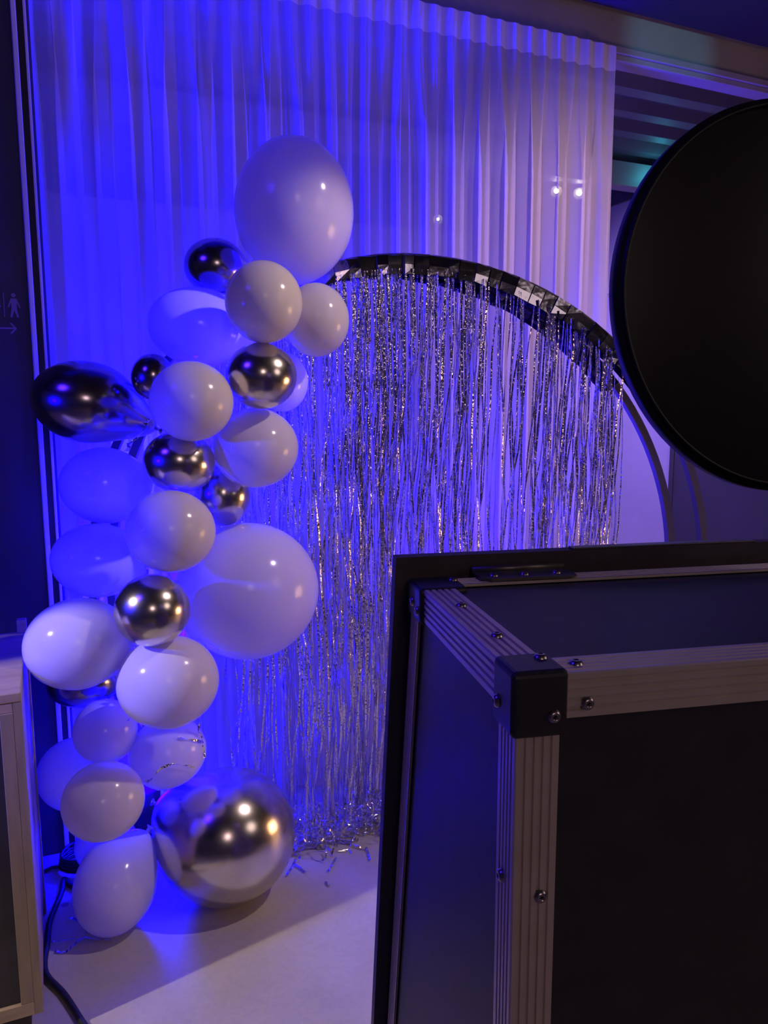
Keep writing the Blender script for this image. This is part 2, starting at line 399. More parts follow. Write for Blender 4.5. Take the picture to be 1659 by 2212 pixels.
A0, A1 = math.radians(-52), math.radians(232)
def hoop(f):
    V = []; Fc = []; n = 110; sx, sy = 0.012, 0.016      # flattened square tube, straight legs down to the floor
    ctr = [(hoop_pt(f, A0 + (A1 - A0) * k / n), A0 + (A1 - A0) * k / n) for k in range(n + 1)]
    ctr = [(Vector((ctr[0][0].x, ctr[0][0].y, 0.012)), 0.0)] + ctr + [(Vector((ctr[-1][0].x, ctr[-1][0].y, 0.012)), PI)]
    for p, a in ctr:
        for dr, dy in ((-sx, -sy), (sx, -sy), (sx, sy), (-sx, sy)):
            V.append((p.x + dr * math.cos(a), p.y + dy, p.z + dr * math.sin(a)))
    m = len(ctr)
    for k in range(m - 1):
        for j in range(4): Fc.append([k * 4 + j, k * 4 + (j + 1) % 4, k * 4 + 4 + (j + 1) % 4, k * 4 + 4 + j])
    Fc += [[3, 2, 1, 0], [m * 4 - 4, m * 4 - 3, m * 4 - 2, m * 4 - 1]]
    bm = bmesh.new(); vs = [bm.verts.new(v) for v in V]
    for q in Fc: bm.faces.new([vs[i] for i in q])
    bmo('hoop', bm, 'hoop', hs)
hoop(True); hoop(False)
for a in (-45, -135, 165):
    tube('spacer', [hoop_pt(True, math.radians(a)), hoop_pt(False, math.radians(a))], 0.008, 'hoop', hs, 8)
for a in (A0, A1):
    p, q = hoop_pt(True, a), hoop_pt(False, a)
    box('foot', (min(p.x, q.x) - 0.05, -0.02, 0.0), (max(p.x, q.x) + 0.05, YB + 0.10, 0.012), 'hoop', hs, 0.003)

tn = empty('tinsel_curtain'); hframe(tn)
tag(tn, 'shiny silver tinsel fringe curtain hung from the round stand', 'tinsel curtain')
rt = random.Random(11)
def header(f, a0, a1, name, drop):
    # folded foil tape over the hoop, creased in panels
    L = abs(a1 - a0) * HR; n = max(3, int(L / 0.047)); V = []; Fc = []
    for k in range(n + 1):
        a = a0 + (a1 - a0) * k / n
        if 0 < k < n: a += rt.uniform(-0.2, 0.2) * (a1 - a0) / n
        for e in (0, 1):
            jy = rt.uniform(-0.004, 0.004); jr = rt.uniform(-0.003, 0.003)
            aa = a + (0.0022 if e else -0.0022)
            yy = -0.024 - (0.0065 if e else 0.0) + jy
            for dr, y in ((-drop + jr, yy - 0.004), (-drop * .45, yy - 0.006 * rt.random()), (0.008 + jr, yy + 0.004), (0.017, 0.0), (0.010, 0.024), (-drop + jr, 0.026 + jy)):
                p = hoop_pt(f, aa, dr); V.append((p.x, p.y + y, p.z))
    R = 6
    for i in range(2 * n + 1):
        for j in range(R - 1): Fc.append([i * R + j, i * R + j + 1, (i + 1) * R + j + 1, (i + 1) * R + j])
    pyd(name, V, Fc, 'band', tn)
header(True, math.radians(114), math.radians(38), 'header_band', 0.050)
header(False, math.radians(112), math.radians(39), 'rear_header_band', 0.046)
# frayed start of the tape by the balloons
def tape_pt(a, dr, y): p = hoop_pt(True, a, dr); return (p.x, p.y + y, p.z)
pyd('torn_tape_end', [tape_pt(1.99, .010, -.026), tape_pt(2.05, 0, -.036), tape_pt(2.06, -.03, -.026), tape_pt(2.01, -.05, -.038), tape_pt(1.98, -.02, -.030)], [[0, 1, 4], [1, 2, 4], [2, 3, 4]], 'band', tn)

def strand_strip(L, wd_, r, seg=0.035):
    n = int(L / seg); V = []; Fc = []
    ang = r.uniform(0, PI); x = y = 0.0; vx = r.uniform(-.003, .003); tw = r.gauss(0, 0.05)
    for k in range(n + 1):
        z = -L * k / n
        if r.random() < 0.12: tw = r.gauss(0, 0.22)
        ang += tw + r.gauss(0, 0.16)
        vx += r.gauss(0, 0.0012) - 0.03 * x; vx *= 0.9; x += vx; y += r.gauss(0, 0.0008)
        dx, dy = math.cos(ang) * wd_ / 2, math.sin(ang) * wd_ / 2
        V += [(x - dx, y - dy, z), (x + dx, y + dy, z)]
    for k in range(n): Fc.append([2 * k, 2 * k + 1, 2 * k + 3, 2 * k + 2])
    return V, Fc
smesh = []
for k in range(40):
    V, Fc = strand_strip(1.85, rt.choice((0.0040, 0.0050, 0.0062)), rt)
    me = bpy.data.meshes.new('strand'); me.from_pydata(V, [], Fc); me.update(); me.materials.append(M['foil']); smesh.append(me)
def top_of(u, f):
    uc = UF if f else UB
    d = (u - uc) / (0.90 if u < uc else 1.0)
    return HZ + math.sqrt(max(HR * HR - d * d, 0.01)) - 0.035
clump = [rt.uniform(-0.08, 0.92) for _ in range(46)]
def pick_u():
    q = rt.random()
    if q < 0.72: return K * min(max(rt.choice(clump) + rt.gauss(0, 0.007), -0.085), 0.93)
    return K * rt.uniform(-0.085, 0.93)
def back_lean(u): return min(max(0.02 + 0.22 * (u + 0.1), 0.0), 0.10)
def lean(u): return (0.015 * math.sin(7 * u) + (-0.05 if u > 0.86 else 0.0)) * 1.0
for k in range(300):
    f = k % 4 != 0
    if k < 26: u, f = K * rt.choice((rt.uniform(-0.31, -0.085), rt.gauss(-0.22, 0.02), rt.gauss(-0.13, 0.02))), False
    else: u = pick_u()
    top = top_of(u, f); L = top - rt.uniform(0.0, 0.10) ** 1.0
    o = link('strand', rt.choice(smesh), None, tn)
    y = (-0.030 if f else YB - 0.02) + rt.uniform(-0.004, 0.010)
    o.location = (u, y, top); o.scale = (1, 1, L / 1.85)
    o.rotation_euler = (back_lean(u) + rt.gauss(0, 0.006), lean(u) * 0.6 + rt.gauss(0, 0.004), 0)
SV = []; SF = []
def add_strip(V, Fc, mat):
    b = len(SV); SV.extend([tuple(mat @ Vector(v)) for v in V]); SF.extend([[b + i for i in q] for q in Fc])
for k in range(150):
    f = k % 3 != 0
    u = pick_u() if k > 20 else K * rt.uniform(-0.31, -0.085)
    if k <= 20: f = False
    top = top_of(u, f); short = rt.random() < 0.25
    L = rt.uniform(0.25, 0.9) if short else top - rt.uniform(0, 0.06)
    V, Fc = strand_strip(L, rt.choice((0.0036, 0.0046, 0.0056)), rt)
    y = (-0.030 if f else YB - 0.02) + rt.uniform(-0.004, 0.012)
    add_strip(V, Fc, Matrix.Translation((u, y, top)) @ Matrix.Rotation(back_lean(u), 4, 'X') @ Matrix.Rotation(rt.gauss(0, 0.004) + lean(u) * .6, 4, 'Y'))
# crumpled ends lying in a heap on the floor
for k in range(560):
    u = K * rt.uniform(-0.17, 0.36); y = rt.gauss(-0.025, 0.05) + 1.6 * back_lean(u)
    n = rt.randint(3, 7); p = Vector((u, y, 0.004 + 0.09 * rt.random() ** 2)); V = []; hd = rt.uniform(0, 2 * PI); el = rt.uniform(-.6, 1.0)
    for j in range(n):
        hd += rt.gauss(0, .7); el += rt.gauss(0, .6)
        st = Vector((math.cos(hd) * math.cos(el), math.sin(hd) * math.cos(el) * .7, math.sin(el))) * rt.uniform(0.012, 0.03)
        p = p + st; p.z = min(max(p.z, 0.004), 0.12)
        sd = Vector((-math.sin(hd), math.cos(hd), rt.uniform(-1, 1))).normalized() * 0.0034
        V += [p - sd, p + sd]
    for v in V: v.z = max(v.z, 0.002)
    add_strip(V, [[2 * j, 2 * j + 1, 2 * j + 3, 2 * j + 2] for j in range(n - 1)], Matrix.Identity(4))
st = pyd('strand_mass', SV, SF, 'foil', tn); st['kind'] = 'stuff'

def scrap(pix, width, label, lift=0.004, group='tinsel scraps on the floor', mat='foil'):
    pts = [on_z(x, y, 0.004) for x, y in pix]; c = pts[0]; V = []; n = len(pts); r = random.Random(len(label) + int(pix[0][0]))
    pts = spline(pts, 4)
    for j, p in enumerate(pts):
        a = pts[max(j - 1, 0)]; b = pts[min(j + 1, len(pts) - 1)]; t = (b - a).normalized(); s = Vector((-t.y, t.x, r.uniform(-.5, .5))).normalized() * width / 2
        z = 0.004 + abs(math.sin(j * 1.3)) * lift
        q = Vector((p.x - c.x, p.y - c.y, z))
        V += [q - s, q + s]
    o = pyd('tinsel_scrap', V, [[2 * j, 2 * j + 1, 2 * j + 3, 2 * j + 2] for j in range(len(pts) - 1)], mat, None, False, (c.x, c.y, 0))
    tag(o, label, 'tinsel', group)
scrap([(118, 2056), (140, 2058), (152, 2050), (178, 2028), (205, 2030), (240, 2032)], 0.007, 'long silver tinsel scrap on the floor, under the knotted white balloon')
scrap([(146, 1984), (170, 1990), (192, 2008), (186, 2016)], 0.009, 'dull silver tinsel scrap on the floor beside the black cable')
scrap([(110, 2036), (135, 2033), (160, 2028)], 0.004, 'thin silver tinsel thread on the floor crossing toward the cable')
scrap([(640, 1855), (632, 1872), (618, 1893)], 0.008, 'blue-lit silver tinsel tail on the floor next to the big silver balloon')
scrap([(634, 1868), (648, 1876), (660, 1886)], 0.008, 'short silver tinsel tail branching beside the big silver balloon')
scrap([(727, 1852), (718, 1868), (708, 1884)], 0.008, 'silver tinsel scrap lying alone in front of the fringe heap')
scrap([(790, 1830), (796, 1848), (799, 1860)], 0.008, 'silver tinsel tail trailing from the fringe heap toward the flight case')
scrap([(703, 1905), (708, 1912), (712, 1914)], 0.007, 'tiny loose tinsel snippet on the bare concrete floor')

# ------------------------------------------------------------------ balloons
AWAY = (0, 0, -1)
# x, y, rx, ry (pixels), depth, tilt of the long axis, material, neck direction (right, up, to camera), label
BL = [
 (635, 465, 128, 152, 2.15, 0.00, 'white', (-.1, -.8, -.6), 'huge pale balloon topping the garland'),
 (470, 578, 68, 60, 2.29, 0, 'chrome_dimmed', (.9, -.3, -.3), 'chrome balloon with dark reflections, tucked under the huge top balloon'),
 (570, 653, 83, 87, 1.975, 0, 'white2', AWAY, 'cream white balloon overlapping the bottom of the huge top balloon'),
 (680, 692, 72, 78, 2.12, 0, 'white', (-.8, -.1, -.6), 'white balloon touching the tinsel header'),
 (437, 710, 110, 84, 2.18, -.1, 'white', (.9, -.3, -.3), 'wide shadowed white balloon below the dark-reflecting one at the top'),
 (565, 812, 76, 71, 2.02, 0, 'chrome', AWAY, 'silver chrome balloon in front of a half-hidden white one, beside the tinsel'),
 (608, 825, 56, 64, 2.25, 0, 'white', (-.7, 0, -.7), 'white balloon mostly hidden behind the upper silver chrome balloon'),
 (332, 817, 46, 50, 2.10, 0, 'chrome_dimmed', (.5, -.8, -.3), 'small dark-reflecting chrome balloon peeking out above the elongated blue one'),
 (414, 867, 89, 86, 1.94, 0, 'white2', AWAY, 'cream white balloon between the small dark and the upper silver balloon'),
 (203, 875, 114, 88, 2.15, -.12, 'chrome_dimmed', (.96, -.28, -.05), 'elongated chrome balloon in dark blue reflection with its neck showing, by the wall trim'),
 (548, 968, 93, 86, 2.13, .1, 'white', (-.8, .1, -.6), 'white balloon under the upper silver chrome balloon, next to the fringe'),
 (387, 997, 76, 67, 2.05, -.1, 'chrome', (-.2, .5, -.8), 'silver chrome balloon under the cream one, reflecting a gold glow'),
 (232, 1048, 95, 82, 2.25, -.05, 'white', (.85, .2, -.5), 'shadowed violet-white balloon under the elongated dark blue one'),
 (480, 1068, 62, 68, 2.26, 0, 'chrome', (-.6, .3, -.7), 'silver chrome balloon half hidden behind white ones'),
 (369, 1148, 95, 89, 1.94, 0, 'white2', AWAY, 'cream white balloon with two bright highlights in the middle of the garland'),
 (217, 1212, 98, 80, 2.20, -.1, 'white', (.85, -.2, -.5), 'white balloon half lit, directly above the one by the cabinet'),
 (528, 1278, 154, 147, 2.24, .15, 'white', (-.85, -.1, -.5), 'huge violet-white balloon in the middle, against the fringe'),
 (329, 1318, 80, 78, 1.92, 0, 'chrome', AWAY, 'round silver chrome balloon with two sharp highlights, mid garland'),
 (175, 1390, 112, 98, 1.97, .1, 'white', (.85, -.15, -.5), 'large white balloon beside the wooden cabinet, lit in a square patch'),
 (362, 1470, 108, 100, 1.98, 0, 'white', (-.3, .5, -.8), 'large white balloon right below the round silver chrome one'),
 (185, 1475, 76, 52, 2.36, 0, 'chrome_dimmed', (.9, .1, -.4), 'dark-reflecting chrome balloon hidden under the one beside the cabinet'),
 (230, 1578, 68, 68, 2.18, 0, 'white', (.6, .3, -.7), 'violet shaded white balloon below the dark hidden one'),
 (362, 1628, 82, 76, 2.24, .35, 'white', (-.4, -.6, -.6), 'white balloon with silver ribbons draped across it'),
 (168, 1670, 82, 78, 2.34, 0, 'white', (.5, .4, -.7), 'saturated blue-lit balloon at the back near the wall'),
 (225, 1728, 87, 83, 1.98, .3, 'white', (.5, .3, -.8), 'white balloon right above the lowest knotted balloon'),
 (481, 1800, 149, 142, None, 0, 'chrome', (-.86, .45, -.2), 'giant silver chrome balloon resting on the floor'),
 (254, 1903, 87, 103, None, -.30, 'white', (.34, .92, .10), 'lowest white balloon resting on the floor with its knot up'),
 (232, 1822, 66, 60, 2.35, 0, 'white', (.4, .6, -.6), 'blue-lit balloon behind the two lowest white ones'),
]
def cen(b, Z): return EYE + ray(b[0], b[1]) * Z
def rad(b, Z): return (b[2] + b[3]) / 2 / F * Z
Zs = []
for b in BL:
    if b[4] is None:
        lo, hi = 1.2, 3.0
        for _ in range(50):
            m = (lo + hi) / 2
            if cen(b, m).z > b[3] / F * m * 1.01: lo = m
            else: hi = m
        Zs.append(lo)
    else: Zs.append(b[4])
T0 = list(Zs); fixed = [b[4] is None for b in BL]
for it in range(400):          # press neighbours apart along the line of sight until they only touch
    for i in range(len(BL)):
        if not fixed[i]: Zs[i] += 0.02 * (T0[i] - Zs[i])
    for i in range(len(BL)):
        for j in range(i + 1, len(BL)):
            g = 0.95 * (rad(BL[i], Zs[i]) + rad(BL[j], Zs[j])) - (cen(BL[i], Zs[i]) - cen(BL[j], Zs[j])).length
            if g > 0:
                s = 1 if T0[i] > T0[j] else -1; g = min(g, 0.01)
                if fixed[i] and fixed[j]: pass
                elif fixed[i]: Zs[j] -= s * g
                elif fixed[j]: Zs[i] += s * g
                else: Zs[i] += s * g / 2; Zs[j] -= s * g / 2
def balloon(b, Z):
    c = cen(b, Z); vd = (c - EYE).normalized(); r_ = vd.cross(UP).normalized(); u_ = r_.cross(vd)
    rx, ry = b[2] / F * Z, b[3] / F * Z; rz = (rx + ry) / 2
    ct, stl = math.cos(b[5]), math.sin(b[5])
    nk = Vector(b[7]).normalized()
    q = (-nk).to_track_quat('Z', 'Y')            # local -Z becomes the neck
    def place(v):                                # unit balloon -> world offset
        w = q @ Vector(v)
        x, y, z = w
        x, y = x * rx, y * ry
        x, y = x * ct - y * stl, x * stl + y * ct
        return r_ * x + u_ * y - vd * (z * rz)
    inpl = math.hypot(nk.x, nk.y)
    st_ = 0.06 + 0.30 * inpl ** 2 if b[6] == 'chrome_dimmed' and b[2] > 100 else 0.05 + 0.10 * inpl ** 2
    n1, n2 = 30, 44; V = []; Fc = []
    def prof(t):
        z = math.cos(t); r = math.sin(t)
        if z < 0:
            k = -z; z = z * (1 + st_ * k ** 4); r = r * (1 - 0.10 * k ** 2 * (1 + 2 * st_))
        return r, z
    sh = st_ * 0.35
    for i in range(1, n1):
        r, z = prof(PI * i / n1)
        for k in range(n2):
            a = 2 * PI * k / n2; V.append(place((r * math.cos(a), r * math.sin(a), z + sh)))
    V.append(place((0, 0, 1 + sh))); V.append(place((0, 0, -1 - st_ + sh)))
    for i in range(n1 - 2):
        for k in range(n2):
            k2 = (k + 1) % n2; Fc.append([i * n2 + k, (i + 1) * n2 + k, (i + 1) * n2 + k2, i * n2 + k2])
    tp, bt = len(V) - 2, len(V) - 1
    for k in range(n2):
        k2 = (k + 1) % n2; Fc.append([tp, k, k2]); Fc.append([bt, (n1 - 2) * n2 + k2, (n1 - 2) * n2 + k])
    bm = bmesh.new(); vs = [bm.verts.new(v) for v in V]
    for f in Fc: bm.faces.new([vs[i] for i in f])
    o = bmo('balloon', bm, b[6], None, True, c)
    tag(o, b[8], 'balloon', 'balloons of the garland')
    base = place((0, 0, -1 - st_ + sh)); ax = (base - place((0, 0, 0))).normalized()
    kn = lathe('knot', [(0, -0.006), (0.006, -0.004), (0.0065, 0.002), (0.0045, 0.006), (0.008, 0.010), (0.0115, 0.014), (0.0105, 0.015), (0, 0.012)], b[6], o, 14)
    kn.matrix_local = Matrix.Translation(base + ax * 0.002) @ ax.to_track_quat('Z', 'Y').to_matrix().to_4x4()
    return o
bobj = [balloon(b, z) for b, z in zip(BL, Zs)]

# silver ribbons draped over a balloon
def ribbon(pix, bi, width, label):
    c = cen(BL[bi], Zs[bi]); rx = BL[bi][2] / F * Zs[bi]; V = []
    pts = []
    for x, y in pix:
        d = ray(x, y).normalized(); oc = EYE - c; R = rx * 1.03
        bq = d.dot(oc); disc = bq * bq - (oc.dot(oc) - R * R)
        t = -bq - math.sqrt(disc) if disc > 0 else -bq
        pts.append(EYE + d * t)
    pts = spline(pts, 5)
    for j, p in enumerate(pts):
        a = pts[max(j - 1, 0)]; b_ = pts[min(j + 1, len(pts) - 1)]; t = (b_ - a).normalized(); n = (p - c).normalized()
        s = t.cross(n).normalized() * width / 2; s = s * math.cos(j * .25) + n * (width / 2 * math.sin(j * .25) * .5)
        V += [p + n * 0.003 - s - c, p + n * 0.003 + s - c]
    o = pyd('foil_ribbon', V, [[2 * j, 2 * j + 1, 2 * j + 3, 2 * j + 2] for j in range(len(pts) - 1)], 'foil', None, False, c)
    tag(o, label, 'ribbon', 'silver ribbons on the lower balloons')
ribbon([(384, 1594), (400, 1597), (420, 1600), (438, 1604)], 22, 0.008, 'short silver ribbon near the top of the ribboned white balloon')
ribbon([(316, 1688), (330, 1680), (345, 1662), (368, 1651), (395, 1652), (418, 1656)], 22, 0.007, 'long curved silver ribbon lying across the ribboned white balloon')
# foil tails at the garland's core
def tail(p0, p1, width, label):
    a, b = Vector(p0), Vector(p1); V = []; r = random.Random(int(a.x * 1000)); n = 9
    for j in range(n):
        t = j / (n - 1); p = a.lerp(b, t) + Vector((r.gauss(0, .004), r.gauss(0, .004), 0)); an = r.uniform(0, PI)
        s = Vector((math.cos(an), math.sin(an), 0)) * width / 2; V += [p - s - a, p + s - a]
    o = pyd('foil_tail', V, [[2 * j, 2 * j + 1, 2 * j + 3, 2 * j + 2] for j in range(n - 1)], 'foil', None, False, a)
    tag(o, label, 'ribbon', 'silver ribbons on the lower balloons')
def at(x, y, Z): return EYE + ray(x, y) * Z
tail(at(325, 905, 2.10), at(272, 975, 2.12), 0.012, 'crumpled dark foil tail at the neck of the elongated blue balloon')
tail(at(430, 1545, 2.2), at(440, 1635, 2.22), 0.006, 'thin foil tail hanging beside the ribboned white balloon')
tail(at(268, 1520, 2.12), at(283, 1555, 2.1), 0.008, 'gold-lit foil tail on the violet shaded white balloon')

# ------------------------------------------------------------------ flight case with photo booth head
CP = EYE + ray(1109, 1456) * 0.54
CA = math.radians(11.5)
CE1 = Vector((math.cos(CA), math.sin(CA), 0)); CE2 = Vector((-math.sin(CA), math.cos(CA), 0))
fc = empty('flight_case')
fc.matrix_world = Matrix(((CE1.x, CE2.x, 0, CP.x), (CE1.y, CE2.y, 0, CP.y), (0, 0, 1, 0), (0, 0, 0, 1)))
tag(fc, 'tall black flight case with ribbed aluminium edges and black corners', 'flight case')
CH, CWD, CD = CP.z, 0.806, 0.318       # height, width, depth at the top
SL = 0.217                             # the back slants out towards the floor
def back(z): return CD + SL * (CH - z)
RW = 0.034
def rail(name, p0, p1, u, v, w=RW, th=0.003, mat='alu'):
    # L-shaped extrusion; p is the outer edge, u and v point inwards along the two faces
    u, v = Vector(u), Vector(v); g = 0.0020
    def face(steps):
        out = []
        for s in (0.20, 0.40, 0.60, 0.80):
            out += [(w * s - 0.0016, 0), (w * s - 0.0008, g), (w * s + 0.0008, g), (w * s + 0.0016, 0)]
        return out
    a = [(0.0012, 0.0)] + face(0) + [(w, 0.0), (w, th), (th, th)]
    b = [(0.0, 0.0012)] + [(y, x) for x, y in face(0)] + [(0.0, w), (th, w)]
    poly = a + b[::-1]
    p0, p1 = Vector(p0), Vector(p1)
    return prism(name, [p0 + u * x + v * y for x, y in poly], p1 - p0, mat, fc)
I = 0.004                              # rails sit just inside the corner caps
X, Y, Z3 = Vector((1, 0, 0)), Vector((0, 1, 0)), Vector((0, 0, 1))
TZ = CH - I
slant = Vector((0, SL, -1)).normalized()
ftr = rail('front_top_rail', (0.03, I, TZ), (CWD - 0.03, I, TZ), Y, -Z3)
stra = rail('side_top_rail', (I, 0.03, TZ), (I, CD - 0.03, TZ), X, -Z3)
rail('side_top_rail', (CWD - I, 0.03, TZ), (CWD - I, CD - 0.03, TZ), -X, -Z3)
fcr = rail('front_corner_rail', (I, I, 0.05), (I, I, CH - 0.03), X, Y)
rail('front_corner_rail', (CWD - I, I, 0.05), (CWD - I, I, CH - 0.03), -X, Y)
rail('front_bottom_rail', (0.03, I, 0.02), (CWD - 0.03, I, 0.02), Y, Z3)
rail('back_top_rail', (0.03, CD - I, TZ), (CWD - 0.03, CD - I, TZ), -Y, -Z3, 0.03)
for xs, xd in ((I, X), (CWD - I, -X)):
    rail('back_corner_rail', (xs, back(CH - .03) - I, CH - 0.03), (xs, back(0.04) - I, 0.04), xd, Vector((0, -1, 0)))
    rail('side_bottom_rail', (xs, 0.03, 0.02), (xs, back(0.02) - .03, 0.02), xd, Z3)
# recessed panels
PI_ = 0.0085
box('front_panel', (0.02, PI_, 0.03), (CWD - 0.02, PI_ + 0.008, CH - 0.02), 'ply', fc)
box('top_panel', (0.02, 0.02, CH - PI_ - 0.006), (CWD - 0.02, CD - 0.012, CH - PI_), 'ply', fc)
for xs in (PI_, CWD - PI_ - 0.008):
    prism('side_panel', [(xs, 0.02, CH - .02), (xs, back(CH - .02) - .012, CH - .02), (xs, back(.03) - .012, 0.03), (xs, 0.02, 0.03)], (0.008, 0, 0), 'ply', fc)
prism('back_panel', [(0.012, back(CH - .02) - .014, CH - .02), (0.012, back(CH - .02) - .006, CH - .02), (0.012, back(.03) - .006, 0.03), (0.012, back(.03) - .014, 0.03)], (CWD - .024, 0, 0), 'ply', fc)
box('bottom_panel', (0.01, 0.01, 0.02), (CWD - 0.01, back(.03) - .01, 0.03), 'ply', fc)
for fx in (0.06, CWD - 0.06):
    for fy in (0.05, back(0) - 0.07):
        lathe('rubber_foot', [(0, 0), (0.016, 0), (0.018, 0.02), (0, 0.02)], 'plastic', fc, 18, (fx, fy, 0))
# corner caps
CS = 0.046
def cap(x0, x1, y0, y1, z0, z1): return box('corner_cap', (x0, y0, z0), (x1, y1, z1), 'plastic', fc, 0.0045, 3)
cpf = cap(0, .043, 0, .043, CH - .050, CH)
cap(CWD - .043, CWD, 0, .043, CH - .050, CH)
cpl = cap(0, .043, 0, .043, .018, .064); cap(CWD - .043, CWD, 0, .043, .018, .064)
cpb = cap(0, .052, CD - .052, CD + .004, CH - .042, CH - .0025); cap(CWD - .052, CWD, CD - .052, CD + .004, CH - .042, CH - .0025)
for xs in (0, CWD - .043): cap(xs, xs + .043, back(.04) - .046, back(.04) + .003, .018, .064)
# screws
sprof = [(0, 0.0010), (0.0019, 0.0010), (0.0020, 0.0030), (0.0034, 0.0027), (0.0048, 0.0015), (0.0054, 0.0)]
scr = None
def screw(p, axis, par=None):
    global scr
    par = par or fc
    m = Matrix.Translation(p) @ Vector(axis).to_track_quat('Z', 'Y').to_matrix().to_4x4()
    if scr is None:
        o = lathe('screw', sprof, 'steel', par, 18); scr = o.data; scr.materials.append(M['hole'])
        for p_ in scr.polygons:
            if max((scr.vertices[i].co.x ** 2 + scr.vertices[i].co.y ** 2) for i in p_.vertices) < 0.0020 ** 2 * 1.05 and max(scr.vertices[i].co.z for i in p_.vertices) < 0.0015: p_.material_index = 1
    else: o = link('screw', scr, None, par)
    o.matrix_local = m
FR = (0, -1, 0); LF = (-1, 0, 0); TP = (0, 0, 1)
screw((0.0315, 0, CH - 0.034), FR, cpf); screw((0.0593, I, CH - 0.028), FR, ftr); screw((0.0267, I, CH - 0.176), FR, fcr)
screw((0.0267, I, CH - 0.50), FR, fcr); screw((0.0267, I, CH - 0.85), FR, fcr); screw((0.26, I, CH - 0.020), FR, ftr); screw((0.50, I, CH - 0.020), FR, ftr); screw((0.0315, 0, 0.04), FR, cpl)
screw((0, 0.032, CH - 0.032), LF, cpf); screw((I, 0.026, CH - 0.170), LF, fcr); screw((I, 0.026, CH - 0.52), LF, fcr)
screw((0, CD - 0.040, CH - 0.029), LF, cpb); screw((0, CD - 0.018, CH - 0.024), LF, cpb)
screw((0.033, 0.030, CH), TP, cpf); screw((0.058, 0.022, TZ), TP, ftr); screw((0.024, 0.10, TZ), TP, stra); screw((0.045, CD - 0.018, CH - 0.0025), TP, cpb); screw((0.024, 0.20, TZ), TP, stra)
# lid folded down behind the case, leaning along its slanted back
lz = CH + 0.019
ly = CD + 0.010
lid = prism('lid', [(-.012, ly, lz), (-.012, ly + .018, lz), (-.012, back(0.02) + .03, 0.005), (-.012, back(0.02) + .012, 0.005)], (CWD + .024, 0, 0), 'lid', fc)
box('lid_edge_strip', (0.20, ly + 0.001, lz), (0.44, ly + 0.016, lz + 0.0022), 'hinge', lid, 0.0008)
hg = prism('hinge', [(0.075, CD - 0.026, CH - .003), (0.085, CD - 0.032, CH - .003), (0.175, CD - 0.036, CH - .003), (0.185, CD - 0.030, CH - .003), (0.185, CD + 0.006, CH - .003), (0.075, CD + .006, CH - .003)], (0, 0, 0.003), 'hinge', fc)
tube('hinge_pin', [(0.075, CD + 0.007, CH + 0.002), (0.185, CD + 0.007, CH + 0.002)], 0.004, 'hinge', hg, 10)
for hx in (0.092, 0.128, 0.166): screw((hx, CD - 0.018, CH), TP, hg)

# round photo booth head standing on the case
DC = Vector((0.4385, 0.848, 1.61146)); DR = 0.2075
_a, _t = math.radians(12), math.radians(4)
DN = Vector((math.sin(_a) * math.cos(_t), -math.cos(_a) * math.cos(_t), math.sin(_t)))     # its back looks at us
dh = empty('photo_booth_head', (DC.x, DC.y, 1.312))
tag(dh, 'large round black photo booth light head seen from behind', 'photo booth')
qm = DN.to_track_quat('Z', 'Y').to_matrix().to_4x4()
off = Matrix.Translation(DC - Vector((DC.x, DC.y, 1.312)))
def dpart(name, prof, mat, seg=96):
    o = lathe(name, prof, mat, dh, seg); o.matrix_local = off @ qm; return o
dpart('drum', [(0, -0.016), (DR - .004, -0.016), (DR, -0.013), (DR, -0.002), (DR - .001, 0.0), (DR - .005, 0.0005), (DR - .006, 0.0025)], 'ringcloth')
dpart('rim_ring', [(DR - .006, 0.002), (DR - .0055, 0.005), (DR - .0075, 0.006), (DR - .0095, 0.005), (DR - .0098, 0.003), (DR - .0095, -.002)], 'ringcloth')
dpart('back_cover', [(DR - .0095, 0.0005), (DR - .013, 0.0012), (DR - .05, 0.0055), (DR * .5, 0.011), (0.03, 0.0135), (0, 0.0135)], 'ringcloth')
dpart('front_diffuser', [(0, -0.019), (DR - .012, -0.019), (DR - .012, -.0155), (0, -.0155)], 'wallr', 64)
dpart('mount_plate', [(0, 0.013), (0.016, 0.013), (0.016, 0.018), (0.014, 0.020), (0, 0.020)], 'plastic', 32)
pb = fc.matrix_world @ Vector((0.475, 0.225, 0))
tube('pole', [Vector((pb.x, pb.y, CH - PI_)) - dh.location, Vector((pb.x, pb.y, 1.56)) - dh.location, DC + DN * 0.018 - dh.location], 0.010, 'plastic', dh, 14)
lathe('pole_base', [(0, 0), (0.05, 0), (0.05, 0.006), (0.02, 0.012), (0, 0.012)], 'plastic', dh, 32, Vector((pb.x, pb.y, CH - PI_)) - dh.location)

# ------------------------------------------------------------------ wooden cabinet at the left
KC = Vector((-0.81, 1.64, 0)); KH = 0.867
cb = empty('wooden_cabinet'); frame(cb, KC)
tag(cb, 'pale plywood cabinet with black front panel beside the balloons', 'cabinet')
KW, KD = 1.0, 0.50
box('top', (-KW, 0.0, KH - 0.024), (0.0, KD, KH), 'wood', cb, 0.003)
box('side_panel', (-0.018, 0.004, 0.075), (0.0, KD, KH - 0.024), 'woodv', cb, 0.002)
box('side_panel', (-KW, 0.004, 0.075), (-KW + 0.018, KD, KH - 0.024), 'woodv', cb, 0.002)
box('stile', (-0.046, 0.0, 0.108), (-0.018, 0.022, KH - 0.046), 'woodv', cb, 0.0015)
box('corner_post', (-0.018, 0.0, 0.075), (0.0, 0.004, KH - 0.024), 'woodv', cb)
box('bottom_rail', (-KW + .018, 0.0, 0.075), (-0.018, 0.022, 0.108), 'wood', cb, 0.0015)
box('top_rail', (-KW + .018, 0.001, KH - 0.046), (-0.018, 0.022, KH - 0.024), 'wood', cb, 0.0015)
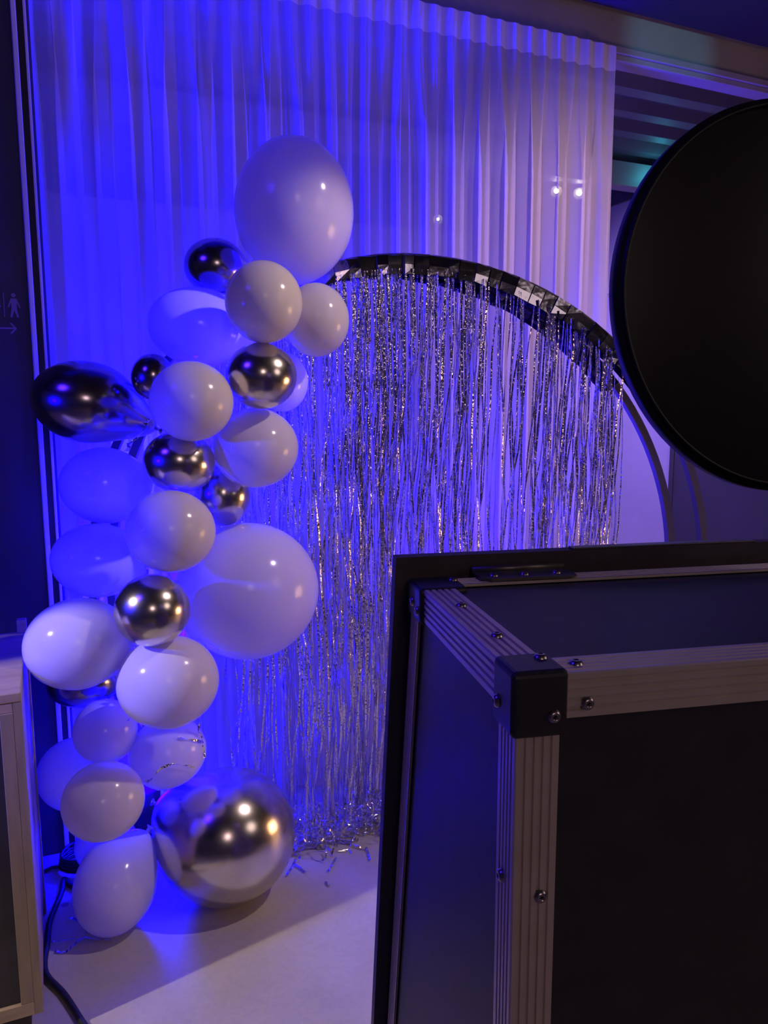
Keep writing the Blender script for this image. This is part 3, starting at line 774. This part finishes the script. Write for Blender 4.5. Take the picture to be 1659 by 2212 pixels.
box('front_panel', (-KW + .018, 0.010, 0.108), (-0.046, 0.018, KH - 0.046), 'blackpanel', cb)
box('shelf', (-KW + .018, 0.022, 0.09), (-0.018, KD - 0.012, 0.108), 'wood', cb)
box('back_board', (-KW, KD, 0.075), (-0.02, KD + 0.018, KH - 0.002), 'wood', cb, 0.002)
box('rear_post', (-0.02, KD, 0.0), (0.005, KD + 0.026, KH + 0.035), 'wood', cb, 0.002)
box('plinth', (-KW + 0.03, 0.05, 0.0), (-0.03, KD - 0.02, 0.075), 'blackpanel', cb)

# ------------------------------------------------------------------ cables and LED par
def cable(name, pts, r, label):
    P = spline(pts, 8); c = P[0].copy(); c.z = 0
    o = tube(name, [p - c for p in P], r, 'cable', None, 8); o.location = c
    return tag(o, label, 'cable', 'cables by the blue floor light')
cable('power_cable', [on_z(x, y, 0.009) for x, y in [(230, 2290), (205, 2245), (180, 2212), (140, 2150), (103, 2110), (96, 2080), (102, 2040), (108, 1990), (132, 1930), (138, 1900), (152, 1912), (166, 1918)]], 0.0085, 'black power cable running along the cabinet to the blue floor light')
coil = []
cc = on_z(176, 1872, 0.0)
for k in range(70):
    a = k * 0.36; coil.append(Vector((cc.x + (0.062 + 0.006 * math.sin(k * .7)) * math.cos(a), cc.y + 0.055 * math.sin(a), 0.007 + 0.0007 * k + 0.006 * (1 + math.sin(a)) * (k / 70))))
coil = [on_z(92, 1884, 0.009), on_z(112, 1874, 0.009), on_z(135, 1872, 0.009)] + coil
o = tube('coiled_cable', [p - Vector((cc.x, cc.y, 0)) for p in coil], 0.0055, 'cable', None, 7); o.location = (cc.x, cc.y, 0)
tag(o, 'coil of black cable on the floor at the foot of the dark wall', 'cable', 'cables by the blue floor light')
par = empty('led_par_light', (-0.85, 2.50, 0))
tag(par, 'black LED floor par light shining blue behind the balloons', 'floor light')
lathe('housing', [(0, 0.06), (0.05, 0.06), (0.068, 0.075), (0.072, 0.19), (0.066, 0.19), (0.064, 0.165), (0, 0.165)], 'parblack', par, 32)
lathe('lens', [(0, 0.172), (0.055, 0.172), (0.055, 0.168), (0, 0.168)], 'parlens', par, 24)
yk = tube('yoke', [(-0.085, 0, 0.12), (-0.085, 0, 0.012), (0.085, 0, 0.012), (0.085, 0, 0.12)], 0.007, 'parblack', par, 8)
for s in (-1, 1): tube('yoke_knob', [(s * 0.07, 0, 0.12), (s * 0.10, 0, 0.12)], 0.011, 'parblack', yk, 12)
tube('base_bar', [(0, -0.08, 0.008), (0, 0.08, 0.008)], 0.008, 'parblack', par, 8)
